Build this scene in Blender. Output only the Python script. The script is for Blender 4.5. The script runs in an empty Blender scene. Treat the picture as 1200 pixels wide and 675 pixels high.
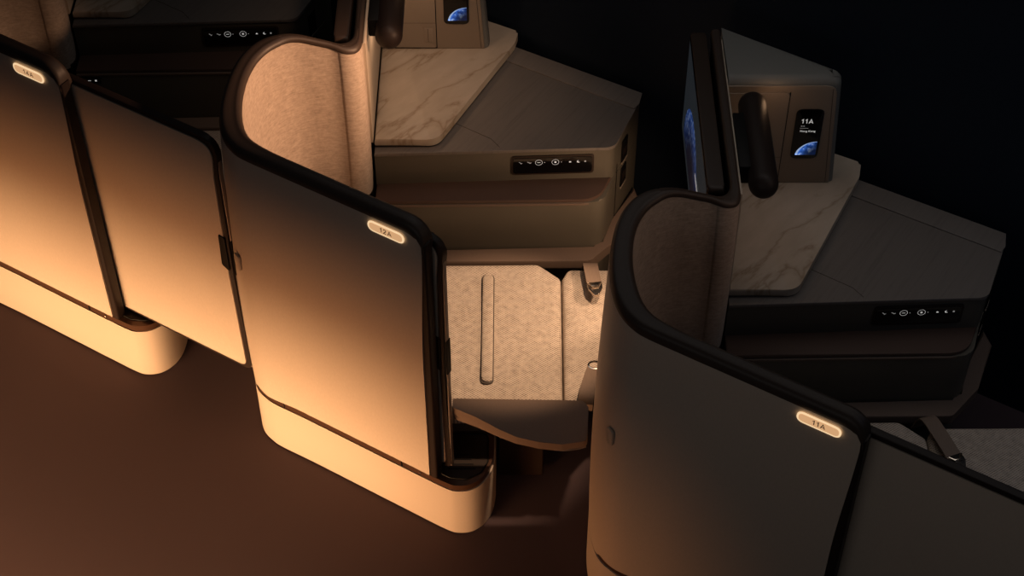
import bpy, bmesh, math, random
from mathutils import Vector, Matrix
random.seed(4)
col = bpy.context.scene.collection
pi = math.pi
TV = Vector((0.85445833, -0.51951993, 0)); NV = Vector((0.51951993, 0.85445833, 0))
PITCH = Vector((0.9587, -0.5829, 0))          # from one suite to the next one forward

# ------------------------------------------------------------------ materials
def mat(name, base, rough=.5, metal=0., emis=None, estr=0., spec=.5, coat=0.):
    m = bpy.data.materials.new(name); m.use_nodes = True
    b = m.node_tree.nodes['Principled BSDF']
    b.inputs['Base Color'].default_value = (*base, 1)
    b.inputs['Roughness'].default_value = rough
    b.inputs['Metallic'].default_value = metal
    b.inputs['Specular IOR Level'].default_value = spec
    b.inputs['Coat Weight'].default_value = coat
    if emis:
        b.inputs['Emission Color'].default_value = (*emis, 1)
        b.inputs['Emission Strength'].default_value = estr
    return m
def N(m, t): return m.node_tree.nodes.new(t)
def L(m, a, b): m.node_tree.links.new(a, b)
def coords(m, scale=(1, 1, 1), rot=(0, 0, 0)):
    tc = N(m, 'ShaderNodeTexCoord'); mp = N(m, 'ShaderNodeMapping')
    mp.inputs['Scale'].default_value = scale; mp.inputs['Rotation'].default_value = rot
    L(m, tc.outputs['Object'], mp.inputs['Vector']); return mp.outputs['Vector']
def coords2(m, rot, scale):
    a = N(m, 'ShaderNodeTexCoord'); p = N(m, 'ShaderNodeMapping'); p.inputs['Rotation'].default_value = rot; L(m, a.outputs['Object'], p.inputs['Vector'])
    q = N(m, 'ShaderNodeMapping'); q.inputs['Scale'].default_value = scale; L(m, p.outputs['Vector'], q.inputs['Vector']); return q.outputs['Vector']
def noise(m, vec, scale, detail=3, rough=.5, dist=0.):
    n = N(m, 'ShaderNodeTexNoise'); n.inputs['Scale'].default_value = scale
    n.inputs['Detail'].default_value = detail; n.inputs['Roughness'].default_value = rough
    n.inputs['Distortion'].default_value = dist
    L(m, vec, n.inputs['Vector']); return n
def ramp(m, fac, stops):
    r = N(m, 'ShaderNodeValToRGB'); e = r.color_ramp.elements
    while len(e) < len(stops): e.new(.5)
    for k, (p, c) in enumerate(stops): e[k].position = p; e[k].color = (*c, 1)
    L(m, fac, r.inputs['Fac']); return r
def bump(m, fac, strength, dist):
    b = N(m, 'ShaderNodeBump'); b.inputs['Strength'].default_value = strength; b.inputs['Distance'].default_value = dist
    L(m, fac, b.inputs['Height']); L(m, b.outputs['Normal'], m.node_tree.nodes['Principled BSDF'].inputs['Normal'])
def setcol(m, out): L(m, out, m.node_tree.nodes['Principled BSDF'].inputs['Base Color'])
def mul(c, k): return tuple(min(1, v * k) for v in c)
def fine(m, base, scale, amt, bs=.15, bd=.0006, stretch=(1, 1, 1)):
    v = coords(m, stretch); n = noise(m, v, scale, 4, .6)
    r = ramp(m, n.outputs['Fac'], [(.3, mul(base, 1 - amt)), (.7, mul(base, 1 + amt))]); setcol(m, r.outputs['Color'])
    bump(m, n.outputs['Fac'], bs, bd); return m

PANEL = (.50, .42, .345)
M = {}
M['panel'] = fine(mat('champagne_panel', PANEL, .55, .0, spec=.25), PANEL, 240, .035, .12, .0004, (1, 1, .35))
M['plinth'] = fine(mat('champagne_plinth', PANEL, .5, .0, spec=.3), PANEL, 240, .02, .05, .0003)
M['dark'] = fine(mat('dark_bronze_satin', (.020, .013, .011), .5, .0, spec=.22), (.020, .013, .011), 300, .1, .03, .0002)
M['rim'] = fine(mat('rim_satin', (.040, .027, .021), .5, .0, spec=.35), (.040, .027, .021), 300, .1, .03, .0002)
M['dark2'] = mat('dark_brown_plastic', (.030, .019, .014), .5, spec=.3)
M['strip'] = mat('brown_metal_strip', (.10, .050, .030), .35, .5)
M['black'] = mat('black_gloss', (.0015, .0015, .002), .12)
M['blackm'] = mat('black_matte', (.004, .0035, .0035), .6, spec=.2)
M['metal'] = mat('brushed_metal', (.26, .21, .18), .45, .3)
M['chrome'] = mat('buckle_metal', (.62, .55, .48), .22, 1.)
# woven wool of the wing
c = (.40, .325, .265)
m = M['fabric'] = mat('wing_felt', c, .9, spec=.15)
v = coords(m, (1, 1, 1)); n1 = noise(m, v, 90, 6, .75); v2 = coords(m, (1.5, 1.5, 10), (0, .5, 0)); n2 = noise(m, v2, 26, 4, .7)
mx = N(m, 'ShaderNodeMath'); mx.operation = 'ADD'; L(m, n1.outputs['Fac'], mx.inputs[0]); L(m, n2.outputs['Fac'], mx.inputs[1])
hf = N(m, 'ShaderNodeMath'); hf.operation = 'MULTIPLY'; hf.inputs[1].default_value = .5; L(m, mx.outputs[0], hf.inputs[0])
r = ramp(m, hf.outputs[0], [(.36, mul(c, .72)), (.64, mul(c, 1.22))]); setcol(m, r.outputs['Color']); bump(m, hf.outputs[0], .3, .001)
M['liner'] = fine(mat('side_liner', (.46, .39, .31), .5, spec=.3), (.46, .39, .31), 200, .03, .05)
# seat weave : small basket cells
def weave(name, c):
    m = mat(name, c, .9, spec=.1)
    v = coords(m, (1, 1, 1))
    sx = N(m, 'ShaderNodeSeparateXYZ'); L(m, v, sx.inputs[0])
    def sine(sock, fr, ph=None):
        a = N(m, 'ShaderNodeMath'); a.operation = 'MULTIPLY'; a.inputs[1].default_value = fr; L(m, sock, a.inputs[0])
        o = a.outputs[0]
        if ph is not None:
            q = N(m, 'ShaderNodeMath'); q.operation = 'ADD'; L(m, o, q.inputs[0]); L(m, ph, q.inputs[1]); o = q.outputs[0]
        s = N(m, 'ShaderNodeMath'); s.operation = 'SINE'; L(m, o, s.inputs[0]); return s.outputs[0]
    a = sine(sx.outputs['X'], 2 * pi / .0100); b = sine(sx.outputs['Y'], 2 * pi / .0074)
    p = N(m, 'ShaderNodeMath'); p.operation = 'MULTIPLY'; L(m, a, p.inputs[0]); L(m, b, p.inputs[1])
    p2 = N(m, 'ShaderNodeMath'); p2.operation = 'MULTIPLY_ADD'; p2.inputs[1].default_value = .5; p2.inputs[2].default_value = .5; L(m, p.outputs[0], p2.inputs[0])
    n = noise(m, v, 60, 5, .7)
    q = N(m, 'ShaderNodeMath'); q.operation = 'MULTIPLY_ADD'; q.inputs[1].default_value = .45; L(m, p2.outputs[0], q.inputs[0])
    q2 = N(m, 'ShaderNodeMath'); q2.operation = 'MULTIPLY'; q2.inputs[1].default_value = .55; L(m, n.outputs['Fac'], q2.inputs[0]); L(m, q2.outputs[0], q.inputs[2])
    r = ramp(m, q.outputs[0], [(.22, mul(c, .30)), (.60, mul(c, 1.25))]); setcol(m, r.outputs['Color']); bump(m, p2.outputs[0], .6, .0012)
    return m
M['weave'] = weave('seat_weave', (.46, .385, .315))
M['leather'] = fine(mat('taupe_leather', (.17, .120, .092), .5, spec=.3), (.17, .120, .092), 260, .06, .12, .0004)
M['shroud'] = fine(mat('seat_shroud', (.085, .068, .055), .6, spec=.3), (.085, .068, .055), 200, .04, .05)
M['belt'] = fine(mat('belt_webbing', (.20, .145, .11), .7, spec=.3), (.20, .145, .11), 400, .08, .2, .0005, (1, .1, 1))
M['console'] = fine(mat('console_olive_paint', (.112, .099, .077), .42, spec=.4), (.112, .099, .077), 300, .03, .04)
M['ledge'] = fine(mat('ledge_leather', (.085, .052, .040), .45, spec=.4), (.085, .052, .040), 260, .05, .08, .0003)
M['cabinet'] = fine(mat('cabinet_taupe', (.25, .20, .155), .5, spec=.35), (.25, .20, .155), 300, .03, .04)
M['cabinet_side'] = fine(mat('cabinet_grey', (.16, .16, .15), .55, spec=.3), (.16, .16, .15), 300, .03, .04)
M['footpanel'] = fine(mat('foot_panel_brown', (.12, .065, .048), .6, spec=.3), (.12, .065, .048), 200, .05, .08)
# console top : vein-embossed laminate
c = (.165, .145, .130)
m = M['ctop'] = mat('console_top_laminate', c, .5, spec=.35)
v = coords2(m, (0, 0, .60), (60, 2.2, 1)); w = noise(m, v, 1.6, 4, .6, 1.2)
r = ramp(m, w.outputs['Fac'], [(.30, mul(c, .86)), (.48, c), (.7, mul(c, 1.05))]); setcol(m, r.outputs['Color']); bump(m, w.outputs['Fac'], .25, .0008)
# marble
c = (.50, .42, .335)
m = M['marble'] = mat('cream_marble', c, .5, spec=.35)
v = coords2(m, (0, 0, -.80), (1.1, 3.6, 1)); n = noise(m, v, 1.15, 6, .55, .5)
a = N(m, 'ShaderNodeMath'); a.operation = 'SUBTRACT'; a.inputs[1].default_value = .5; L(m, n.outputs['Fac'], a.inputs[0])
b = N(m, 'ShaderNodeMath'); b.operation = 'ABSOLUTE'; L(m, a.outputs[0], b.inputs[0])
n3 = noise(m, v, 9, 4)
r = ramp(m, b.outputs[0], [(.0, (.33, .245, .17)), (.006, (.43, .35, .265)), (.022, c), (1., mul(c, 1.05))])
r3 = ramp(m, n3.outputs['Fac'], [(.3, (.86, .84, .82)), (.7, (1, 1, 1))])
mix = N(m, 'ShaderNodeMix'); mix.data_type = 'RGBA'; mix.blend_type = 'MULTIPLY'; mix.inputs['Factor'].default_value = 1
L(m, r.outputs['Color'], mix.inputs['A']); L(m, r3.outputs['Color'], mix.inputs['B']); setcol(m, mix.outputs['Result'])
# setting
c = (.082, .057, .060)
m = M['carpet'] = mat('brown_carpet', c, .95, spec=.08)
v = coords(m); n = noise(m, v, 900, 3, .6)
r = ramp(m, n.outputs['Fac'], [(.25, mul(c, .8)), (.75, mul(c, 1.2))]); setcol(m, r.outputs['Color']); bump(m, n.outputs['Fac'], .4, .002)
M['wall'] = fine(mat('cabin_side_wall', (.012, .017, .026), .9, spec=.05), (.012, .017, .026), 60, .05, .03)
# things that give off light
M['plate'] = mat('backlit_plate', (.5, .36, .22), .4, emis=(1, .56, .27), estr=.62)
M['plateglow'] = mat('backlit_plate_edge', (.8, .6, .4), .4, emis=(1, .70, .40), estr=.9)
M['letter'] = mat('plate_lettering', (.10, .05, .03), .5)
M['icon'] = mat('icon_light', (.5, .5, .5), .4, emis=(1, .97, .93), estr=.36)
M['icondim'] = mat('icon_light_dim', (.3, .3, .3), .4, emis=(1, .97, .93), estr=.16)
def earth(name, strength, cen, axis, R_):
    m = mat(name, (0, 0, 0), .4)
    v = coords(m); n = noise(m, v, 70, 6, .65)
    r = ramp(m, n.outputs['Fac'], [(.34, (.004, .015, .09)), (.52, (.03, .12, .50)), (.66, (.55, .70, 1.))])
    sb = N(m, 'ShaderNodeVectorMath'); sb.operation = 'SUBTRACT'; L(m, v, sb.inputs[0]); sb.inputs[1].default_value = cen
    ln = N(m, 'ShaderNodeVectorMath'); ln.operation = 'LENGTH'; L(m, sb.outputs[0], ln.inputs[0])
    mr = N(m, 'ShaderNodeMapRange'); L(m, ln.outputs['Value'], mr.inputs['Value']); mr.inputs['From Min'].default_value = R_ * .45; mr.inputs['From Max'].default_value = R_ * .95; mr.inputs['To Max'].default_value = 1
    dt = N(m, 'ShaderNodeVectorMath'); dt.operation = 'DOT_PRODUCT'; L(m, sb.outputs[0], dt.inputs[0]); dt.inputs[1].default_value = axis
    m2 = N(m, 'ShaderNodeMapRange'); L(m, dt.outputs['Value'], m2.inputs['Value']); m2.inputs['From Min'].default_value = R_ * .15; m2.inputs['From Max'].default_value = R_ * .95
    x = N(m, 'ShaderNodeMath'); x.operation = 'MULTIPLY'; L(m, mr.outputs[0], x.inputs[0]); L(m, m2.outputs[0], x.inputs[1])
    y = N(m, 'ShaderNodeMath'); y.operation = 'MULTIPLY_ADD'; L(m, x.outputs[0], y.inputs[0]); y.inputs[1].default_value = strength; y.inputs[2].default_value = strength * .05
    b = m.node_tree.nodes['Principled BSDF']; L(m, r.outputs['Color'], b.inputs['Emission Color']); L(m, y.outputs[0], b.inputs['Emission Strength'])
    return m
M['earth'] = earth('planet_picture', 1.5, (.117, -.056, .099), (-.95, 0, .30), .057)
M['earthdim'] = earth('screen_planet_picture', .3, (0, .04, .035), (0, .3, .9), .20)
M['earthedge'] = mat('planet_edge', (0, 0, 0), .4, emis=(.55, .72, 1), estr=.55)
M['tv'] = mat('monitor_picture', (.002, .002, .003), .2, emis=(.10, .12, .14), estr=.11)

# ------------------------------------------------------------------ mesh helpers
def link(name, bm, m, parent=None, origin=None, smooth=35, normals=True):
    me = bpy.data.meshes.new(name)
    if normals: bmesh.ops.recalc_face_normals(bm, faces=bm.faces)
    o = bpy.data.objects.new(name, me)
    off = parent_origin(parent) if parent else (origin or Vector((0, 0, 0)))
    for v in bm.verts: v.co -= off
    bm.to_mesh(me); bm.free()
    if smooth:
        for p in me.polygons: p.use_smooth = True
        me.set_sharp_from_angle(angle=math.radians(smooth))
    me.materials.append(m) if not isinstance(m, (list, tuple)) else [me.materials.append(x) for x in m]
    col.objects.link(o)
    if parent: o.parent = parent
    else: o.location = off
    return o
def parent_origin(p):
    v = Vector((0, 0, 0))
    while p: v += p.location; p = p.parent
    return v
def thing(name, label, cat, loc, group=None):
    o = bpy.data.objects.new(name, None); col.objects.link(o); o.location = loc; o.empty_display_size = .05
    o['label'] = label; o['category'] = cat
    if group: o['group'] = group
    return o
def BM(): return bmesh.new()
def rpoly(pts, r, seg=6):
    """2-D polygon with rounded corners; r one radius or a list"""
    out = []; n = len(pts)
    for i in range(n):
        p = Vector(pts[i][:2]); a = Vector(pts[i - 1][:2]); b = Vector(pts[(i + 1) % n][:2])
        ri = r[i] if isinstance(r, (list, tuple)) else r
        if ri <= 0: out.append(p); continue
        u = (a - p).normalized(); w = (b - p).normalized()
        ang = u.angle(w); d = min(ri / math.tan(ang / 2), (a - p).length * .49, (b - p).length * .49)
        p0 = p + u * d; p1 = p + w * d
        for k in range(seg + 1):
            t = k / seg; out.append((1 - t) ** 2 * p0 + 2 * t * (1 - t) * p + t * t * p1)
    return out
def prism(bm, poly, z0, z1, bev=0., seg=3, which='both'):
    vs = [bm.verts.new((p[0], p[1], z0)) for p in poly]; vt = [bm.verts.new((p[0], p[1], z1)) for p in poly]
    n = len(poly); fb = bm.faces.new(vs[::-1]); ft = bm.faces.new(vt)
    for i in range(n): bm.faces.new((vs[i], vs[(i + 1) % n], vt[(i + 1) % n], vt[i]))
    if bev > 0:
        ed = []
        if which in ('both', 'top'): ed += list(ft.edges)
        if which in ('both', 'bottom'): ed += list(fb.edges)
        bmesh.ops.bevel(bm, geom=ed, offset=bev, segments=seg, profile=.5, affect='EDGES', clamp_overlap=True)
def box(bm, x0, x1, y0, y1, z0, z1, bev=0., seg=2):
    b2 = bmesh.new(); prism(b2, [(x0, y0), (x1, y0), (x1, y1), (x0, y1)], z0, z1)
    if bev > 0: bmesh.ops.bevel(b2, geom=list(b2.edges), offset=bev, segments=seg, profile=.5, affect='EDGES', clamp_overlap=True)
    merge(bm, b2)
def merge(bm, b2, mtx=None):
    if mtx is not None: bmesh.ops.transform(b2, matrix=mtx, verts=b2.verts)
    me = bpy.data.meshes.new('tmp'); b2.to_mesh(me); b2.free(); bm.from_mesh(me); bpy.data.meshes.remove(me)
def tube(bm, pts, r, seg=10, closed=False, flat=None):
    pts = [Vector(p) for p in pts]; rings = []; n = len(pts); up0 = None
    for i, p in enumerate(pts):
        a = pts[i - 1] if (i > 0 or closed) else p; b = pts[(i + 1) % n] if (i < n - 1 or closed) else p
        d = (b - a).normalized(); up = Vector((0, 0, 1)) if abs(d.z) < .9 else Vector((1, 0, 0))
        if up0 is not None: up = up0
        s = d.cross(up).normalized(); u = s.cross(d).normalized(); up0 = u
        ra, rb = (r, r) if flat is None else flat
        rings.append([bm.verts.new(p + s * math.cos(k * 2 * pi / seg) * ra + u * math.sin(k * 2 * pi / seg) * rb) for k in range(seg)])
    m = n if closed else n - 1
    for i in range(m):
        A, B = rings[i], rings[(i + 1) % n]
        for k in range(seg): bm.faces.new((A[k], A[(k + 1) % seg], B[(k + 1) % seg], B[k]))
    if not closed: bm.faces.new(rings[0][::-1]); bm.faces.new(rings[-1])
def grid(bm, rows):
    vs = [[bm.verts.new(p) for p in r] for r in rows]
    for i in range(len(vs) - 1):
        for j in range(len(vs[0]) - 1): bm.faces.new((vs[i][j], vs[i][j + 1], vs[i + 1][j + 1], vs[i + 1][j]))
    return vs
def solid_grid(bm, front, back):
    """closed slab between two equal grids"""
    A = grid(bm, front); B = grid(bm, back); R = len(A); Cn = len(A[0])
    for f in [f for f in bm.faces if f.verts[0] in sum(B, [])]: pass
    for i in range(R - 1):
        bm.faces.new((A[i][0], A[i + 1][0], B[i + 1][0], B[i][0])); bm.faces.new((A[i][-1], A[i + 1][-1], B[i + 1][-1], B[i][-1]))
    for j in range(Cn - 1):
        bm.faces.new((A[0][j], A[0][j + 1], B[0][j + 1], B[0][j])); bm.faces.new((A[-1][j], A[-1][j + 1], B[-1][j + 1], B[-1][j]))
def frame3(origin, ux, uy):
    """matrix : local x,y,z -> ux, uy, ux x uy"""
    ux = Vector(ux).normalized(); uy = Vector(uy).normalized(); uz = ux.cross(uy)
    return Matrix((ux, uy, uz)).transposed().to_4x4().__class__.Translation(Vector(origin)) @ Matrix((ux, uy, uz)).transposed().to_4x4()
def text_bm(body, size, depth=.0004, sx=1.):
    cu = bpy.data.curves.new('t', 'FONT'); cu.body = body; cu.size = size; cu.extrude = depth; cu.align_x = 'CENTER'; cu.align_y = 'CENTER'
    cu.resolution_u = 3; cu.offset = size * .012
    o = bpy.data.objects.new('t', cu); col.objects.link(o); bpy.context.view_layer.update()
    me = bpy.data.meshes.new_from_object(o.evaluated_get(bpy.context.evaluated_depsgraph_get()))
    bpy.data.objects.remove(o); bpy.data.curves.remove(cu)
    b = bmesh.new(); b.from_mesh(me); bpy.data.meshes.remove(me)
    if sx != 1: bmesh.ops.scale(b, vec=(sx, 1, 1), verts=b.verts)
    return b
def seat_number(body, size, thick=.16, gap=.28):
    """bold digits and the letter A drawn with strokes, centred"""
    G = {'1': (.42, [[(.02, .72), (.30, .95), (.30, 0)]]), '2': (.62, [[(.03, .74), (.10, .90), (.30, .97), (.50, .88), (.55, .70), (.46, .50), (.04, .05), (.60, .05)]]),
         '4': (.66, [[(.48, 0), (.48, .95), (.03, .26), (.66, .26)]]), 'A': (.74, [[(.02, 0), (.37, .96), (.72, 0)], [(.14, .30), (.60, .30)]])}
    b = bmesh.new(); x = 0; z = 0
    for ch in body:
        w, strokes = G[ch]
        for st_ in strokes:
            P = [Vector((x + p[0], p[1])) for p in st_]; q = []
            for sd in (1, -1):
                for i, p in enumerate(P):
                    d0 = (P[i] - P[i - 1]).normalized() if i else (P[1] - P[0]).normalized(); d1 = (P[i + 1] - P[i]).normalized() if i < len(P) - 1 else d0
                    n0 = Vector((-d0.y, d0.x)); n1 = Vector((-d1.y, d1.x)); n_ = (n0 + n1).normalized(); k = 1 / max(.45, n_.dot(n0))
                    q.append((sd, p + n_ * sd * thick * .5 * k))
            L_ = [p for sd, p in q if sd == 1]; R_ = [p for sd, p in q if sd == -1]; z += .0004
            A = [b.verts.new((p.x, p.y, z)) for p in L_]; B = [b.verts.new((p.x, p.y, z)) for p in R_]
            for i in range(len(A) - 1): b.faces.new((A[i], A[i + 1], B[i + 1], B[i]))
        x += w + gap
    x -= gap
    for v in b.verts: v.co = Vector(((v.co.x - x / 2) * size, (v.co.y - .48) * size, v.co.z * .1))
    return b
def TN(t, n, z=0.): p = TV * t + NV * n; return Vector((p.x, p.y, z))
def resample(pts, n):
    P = [Vector(p) for p in pts]; d = [0]
    for i in range(1, len(P)): d.append(d[-1] + (P[i] - P[i - 1]).length)
    out = []
    for k in range(n):
        s = d[-1] * k / (n - 1); i = 1
        while i < len(d) - 1 and d[i] < s: i += 1
        f = (s - d[i - 1]) / max(1e-9, d[i] - d[i - 1]); out.append(P[i - 1].lerp(P[i], min(1, max(0, f))))
    return out
def catmull(pts, k=6):
    P = [Vector(p) for p in pts]; out = []
    for i in range(len(P) - 1):
        p0 = P[max(0, i - 1)]; p1 = P[i]; p2 = P[i + 1]; p3 = P[min(len(P) - 1, i + 2)]
        for j in range(k):
            t = j / k
            out.append(.5 * ((2 * p1) + (p2 - p0) * t + (2 * p0 - 5 * p1 + 4 * p2 - p3) * t * t + (3 * p1 - p0 - 3 * p2 + p3) * t ** 3))
    out.append(P[-1]); return out
def lerp(a, b, t): return a + (b - a) * t
def sstep(a, b, x): t = min(1, max(0, (x - a) / (b - a))); return t * t * (3 - 2 * t)

# ------------------------------------------------------------------ plan of the privacy shell (outer / inner lines, one station each)
T_FRONT = -1.672
ST = []   # (outer, inner, ztop)
def st(o, i, z): ST.append((Vector((o[0], o[1], z)), Vector((i[0], i[1], z))))
for t in (T_FRONT, -1.69, -1.72, -1.78, -1.86, -1.95, -2.04, -2.12):
    st(TN(t, 2.347), TN(t, 2.390), 1.182)
corner = [((-.662, 3.150), (-.617, 3.177)), ((-.690, 3.176), (-.643, 3.202)), ((-.712, 3.210), (-.661, 3.235)), ((-.727, 3.255), (-.672, 3.275)),
          ((-.734, 3.310), (-.678, 3.320)), ((-.733, 3.370), (-.680, 3.370)), ((-.725, 3.440), (-.675, 3.435)), ((-.708, 3.508), (-.660, 3.495)),
          ((-.680, 3.562), (-.636, 3.540)), ((-.645, 3.594), (-.608, 3.568))]
for o, i in corner: st(o, i, 1.182)
for o, i, z in [((-.605, 3.610), (-.583, 3.586), 1.180), ((-.565, 3.620), (-.552, 3.598), 1.170), ((-.525, 3.626), (-.515, 3.605), 1.154),
                ((-.490, 3.630), (-.478, 3.609), 1.140), ((-.462, 3.636), (-.445, 3.605), 1.128), ((-.442, 3.648), (-.424, 3.610), 1.122),
                ((-.432, 3.662), (-.409, 3.622), 1.120), ((-.426, 3.680), (-.401, 3.645), 1.120), ((-.425, 3.72), (-.400, 3.69), 1.120),
                ((-.425, 3.85), (-.400, 3.85), 1.120), ((-.425, 4.08), (-.400, 4.08), 1.120), ((-.425, 4.28), (-.400, 4.28), 1.120)]:
    st(o, i, z)
OUT = catmull([s[0] for s in ST], 4); INN = catmull([s[1] for s in ST], 4)
NS = len(OUT)
def tcoord(p): return p.x * TV.x + p.y * TV.y
def ztop(i):
    z = OUT[i].z; t = tcoord(OUT[i]); R = .055
    if t > T_FRONT - R and OUT[i].y < 3.1:          # rounded upper front corner
        d = t - (T_FRONT - R); z -= R - math.sqrt(max(0, R * R - d * d))
    return z
def bulge(i, z):
    """the rounded rear corner of the shell swells outwards at mid height"""
    o = OUT[i]; w = sstep(-.60, -.70, o.x) * sstep(3.60, 3.46, o.y)
    return -.020 * w * math.sin(pi * min(1, max(0, (z + .25) / 1.43)))
# index ranges
iA = 0
iC0 = next(i for i in range(NS) if OUT[i].x < -.655)                       # start of corner
iLin = next(i for i in range(NS) if INN[i].x < -.60)                       # lining from here
iJ = next(i for i in range(NS) if OUT[i].y > 3.655 and INN[i].x > -.43)    # junction
iEnd = NS - 1

def shell(loc):
    root = thing('privacy_shell', '', 'privacy shell', loc)
    # --- core wall (thin, below the rim)
    bm = BM(); f = []; b = []
    for i in range(NS):
        o = OUT[i]; n = (INN[i] - OUT[i]); n.z = 0; L_ = n.length; n.normalize()
        th = min(.020, L_ * .6)
        zz = ztop(i) - .03
        zs = [.215 + (zz - .215) * k / 12 for k in range(13)]
        f.append([Vector((o.x + bulge(i, z), o.y, z)) + n * .004 for z in zs])
        b.append([Vector((o.x + bulge(i, z) , o.y, z)) + n * (th if i < iJ else L_ - .002) for z in zs])
    solid_grid(bm, f, b); link('shell_wall', bm, M['dark'], root)
    # --- rim
    bm = BM(); rings = []
    for i in range(NS):
        o = OUT[i]; n = INN[i] - o; n.z = 0; w = n.length; n.normalize(); z = ztop(i); r = min(.015, w * .42); h = .030; hi = .016
        prof = [(0, -h), (-.001, -h * .6), (0, -r)]
        for k in range(1, 6): a = pi - k * (pi / 2) / 6; prof.append((r + r * math.cos(a), -r + r * math.sin(a)))
        prof += [(r * 1.2, -.0005), (w * .5, 0), (w - r * 1.2, -.001)]
        for k in range(0, 6): a = pi / 2 - k * (pi / 2) / 6; prof.append((w - r + r * math.cos(a), -r + r * math.sin(a)))
        prof += [(w, -r), (w, -hi), (w - .003, -hi - .003), (w - .006, -h)]
        rings.append([bm.verts.new(Vector((o.x + bulge(i, z), o.y, z)) + n * a + Vector((0, 0, c_))) for a, c_ in prof])
    for i in range(NS - 1):
        for k in range(len(rings[0])):
            k2 = (k + 1) % len(rings[0]); bm.faces.new((rings[i][k], rings[i][k2], rings[i + 1][k2], rings[i + 1][k]))
    bm.faces.new(rings[0][::-1]); bm.faces.new(rings[-1]); link('rim', bm, M['rim'], root, smooth=50)
    # front edge of the shell: rounded vertical dark post
    bm = BM()
    pl = rpoly([TN(-1.690, 2.3475).to_2d(), TN(-1.668, 2.3475).to_2d(), TN(-1.668, 2.380).to_2d(), TN(-1.690, 2.380).to_2d()], .006, 4)
    prism(bm, pl, .222, 1.128, .004); link('front_post', bm, M['dark'], root)
    # --- outer panel skin, inset below the rim
    bm = BM(); f = []; b = []
    k1 = next(i for i in range(NS) if OUT[i].y > 3.60 and OUT[i].x > -.66)
    idx = [i for i in range(0, k1)]
    NZ = 26
    def edge_t(z):   # front edge of the panel: gently waisted, rounded top corner
        e = -1.691 + .014 * sstep(.70, 1.14, z)
        R = .05; zt = 1.158
        if z > zt - R: e -= R - math.sqrt(max(0, R * R - (z - zt + R) ** 2))
        return e
    for i in idx:
        fr = []; bk = []
        o = OUT[i]; n = (INN[i] - OUT[i]); n.z = 0; n.normalize(); zt = min(1.158, OUT[i].z - .024)
        zlo = lerp(.224, .2005, sstep(3.205, 3.228, o.y))
        for k in range(NZ + 1):
            z = zlo + (zt - zlo) * (1 - (1 - k / NZ) ** 1.25)
            e = edge_t(z); P = Vector((o.x + bulge(i, z), o.y, z))
            t = tcoord(P)
            if o.y < 3.1 and t > -2.1:      # ease the stations to the edge line
                P = P + TV * ((-2.1 + (t + 2.1) / (T_FRONT + 2.1) * (e + 2.1)) - t)
            fr.append(P - n * (-.0035 if k == NZ else .0005)); bk.append(P + n * .0045)
        f.append(fr); b.append(bk)
    solid_grid(bm, f, b); link('outer_panel', bm, M['panel'], root)
    # --- felt lining of the wing (inner side)
    def lining(i0, i1, zb, mat_, name, seam=None, rb=.0):
        bm = BM(); f = []; b = []
        for i in range(i0, i1 + 1):
            n = (OUT[i] - INN[i]); n.z = 0; n.normalize(); zt = ztop(i) - .014
            e = min(i1 - i, 99) / max(1, 1)
            zbb = zb
            if rb > 0:
                d = (INN[i] - INN[i1]); d.z = 0; d = d.length
                if d < rb: zbb = zb + rb - math.sqrt(max(0, rb * rb - (rb - d) ** 2))
            fr = []; bk = []
            for k in range(17):
                z = zbb + (zt - zbb) * k / 16
                puff = .006 * math.sin(pi * k / 16) ** .5
                P = Vector((INN[i].x, INN[i].y, z)) - n * (.001 + puff * (1 if mat_ is M['fabric'] else .3)) + n * .004
                fr.append(P); bk.append(Vector((INN[i].x, INN[i].y, z)) + n * .012)
            f.append(fr); b.append(bk)
        solid_grid(bm, f, b); return link(name, bm, mat_, root, smooth=60)
    iseam = next(i for i in range(NS) if INN[i].x > -.462 and INN[i].y > 3.5)
    lining(iLin, iseam, .50, M['fabric'], 'wing_lining')
    lining(iseam + 0, next(i for i in range(NS) if INN[i].y > 3.66) - 0, .565, M['fabric'], 'wing_end_lining', rb=.03)
    # liner on the side of the divider wall, above the console
    bm = BM(); prism(bm, [(-.4005, 3.67), (-.393, 3.67), (-.393, 4.27), (-.4005, 4.27)], .735, 1.095, .002); link('divider_liner', bm, M['liner'], root)
    # flush latch cover on the rounded corner
    iL = min(range(NS), key=lambda i: (OUT[i] - Vector((-.704, 3.196, OUT[i].z))).length if OUT[i].y < 3.4 else 9)
    o = OUT[iL]; tdir = (OUT[iL + 1] - OUT[iL - 1]); tdir.z = 0; tdir.normalize(); nout = Vector((tdir.y, -tdir.x, 0))
    nout = Vector((tdir.y, -tdir.x, 0)); nout = nout if nout.dot(OUT[iL] - INN[iL]) > 0 else -nout
    tdir = Vector((0, 0, 1)).cross(nout)
    bm = BM(); b2 = BM(); prism(b2, rpoly([(-.013, -.027), (.013, -.027), (.013, .027), (-.013, .027)], .009, 5), -.001, .0052, .0012)
    base = Vector((o.x + bulge(iL, .72), o.y, .750)) + nout * .003
    merge(bm, b2, frame3(base, tdir, (0, 0, 1))); link('latch_cover', bm, M['liner'], root)
    # --- plinth with kick strip and tray
    tip = [(-.046, 3.02), (-.047, 2.965), (-.057, 2.915), (-.080, 2.875), (-.112, 2.851), (-.150, 2.846), (-.185, 2.858)]
    tip = [Vector(p) for p in tip]
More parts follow.
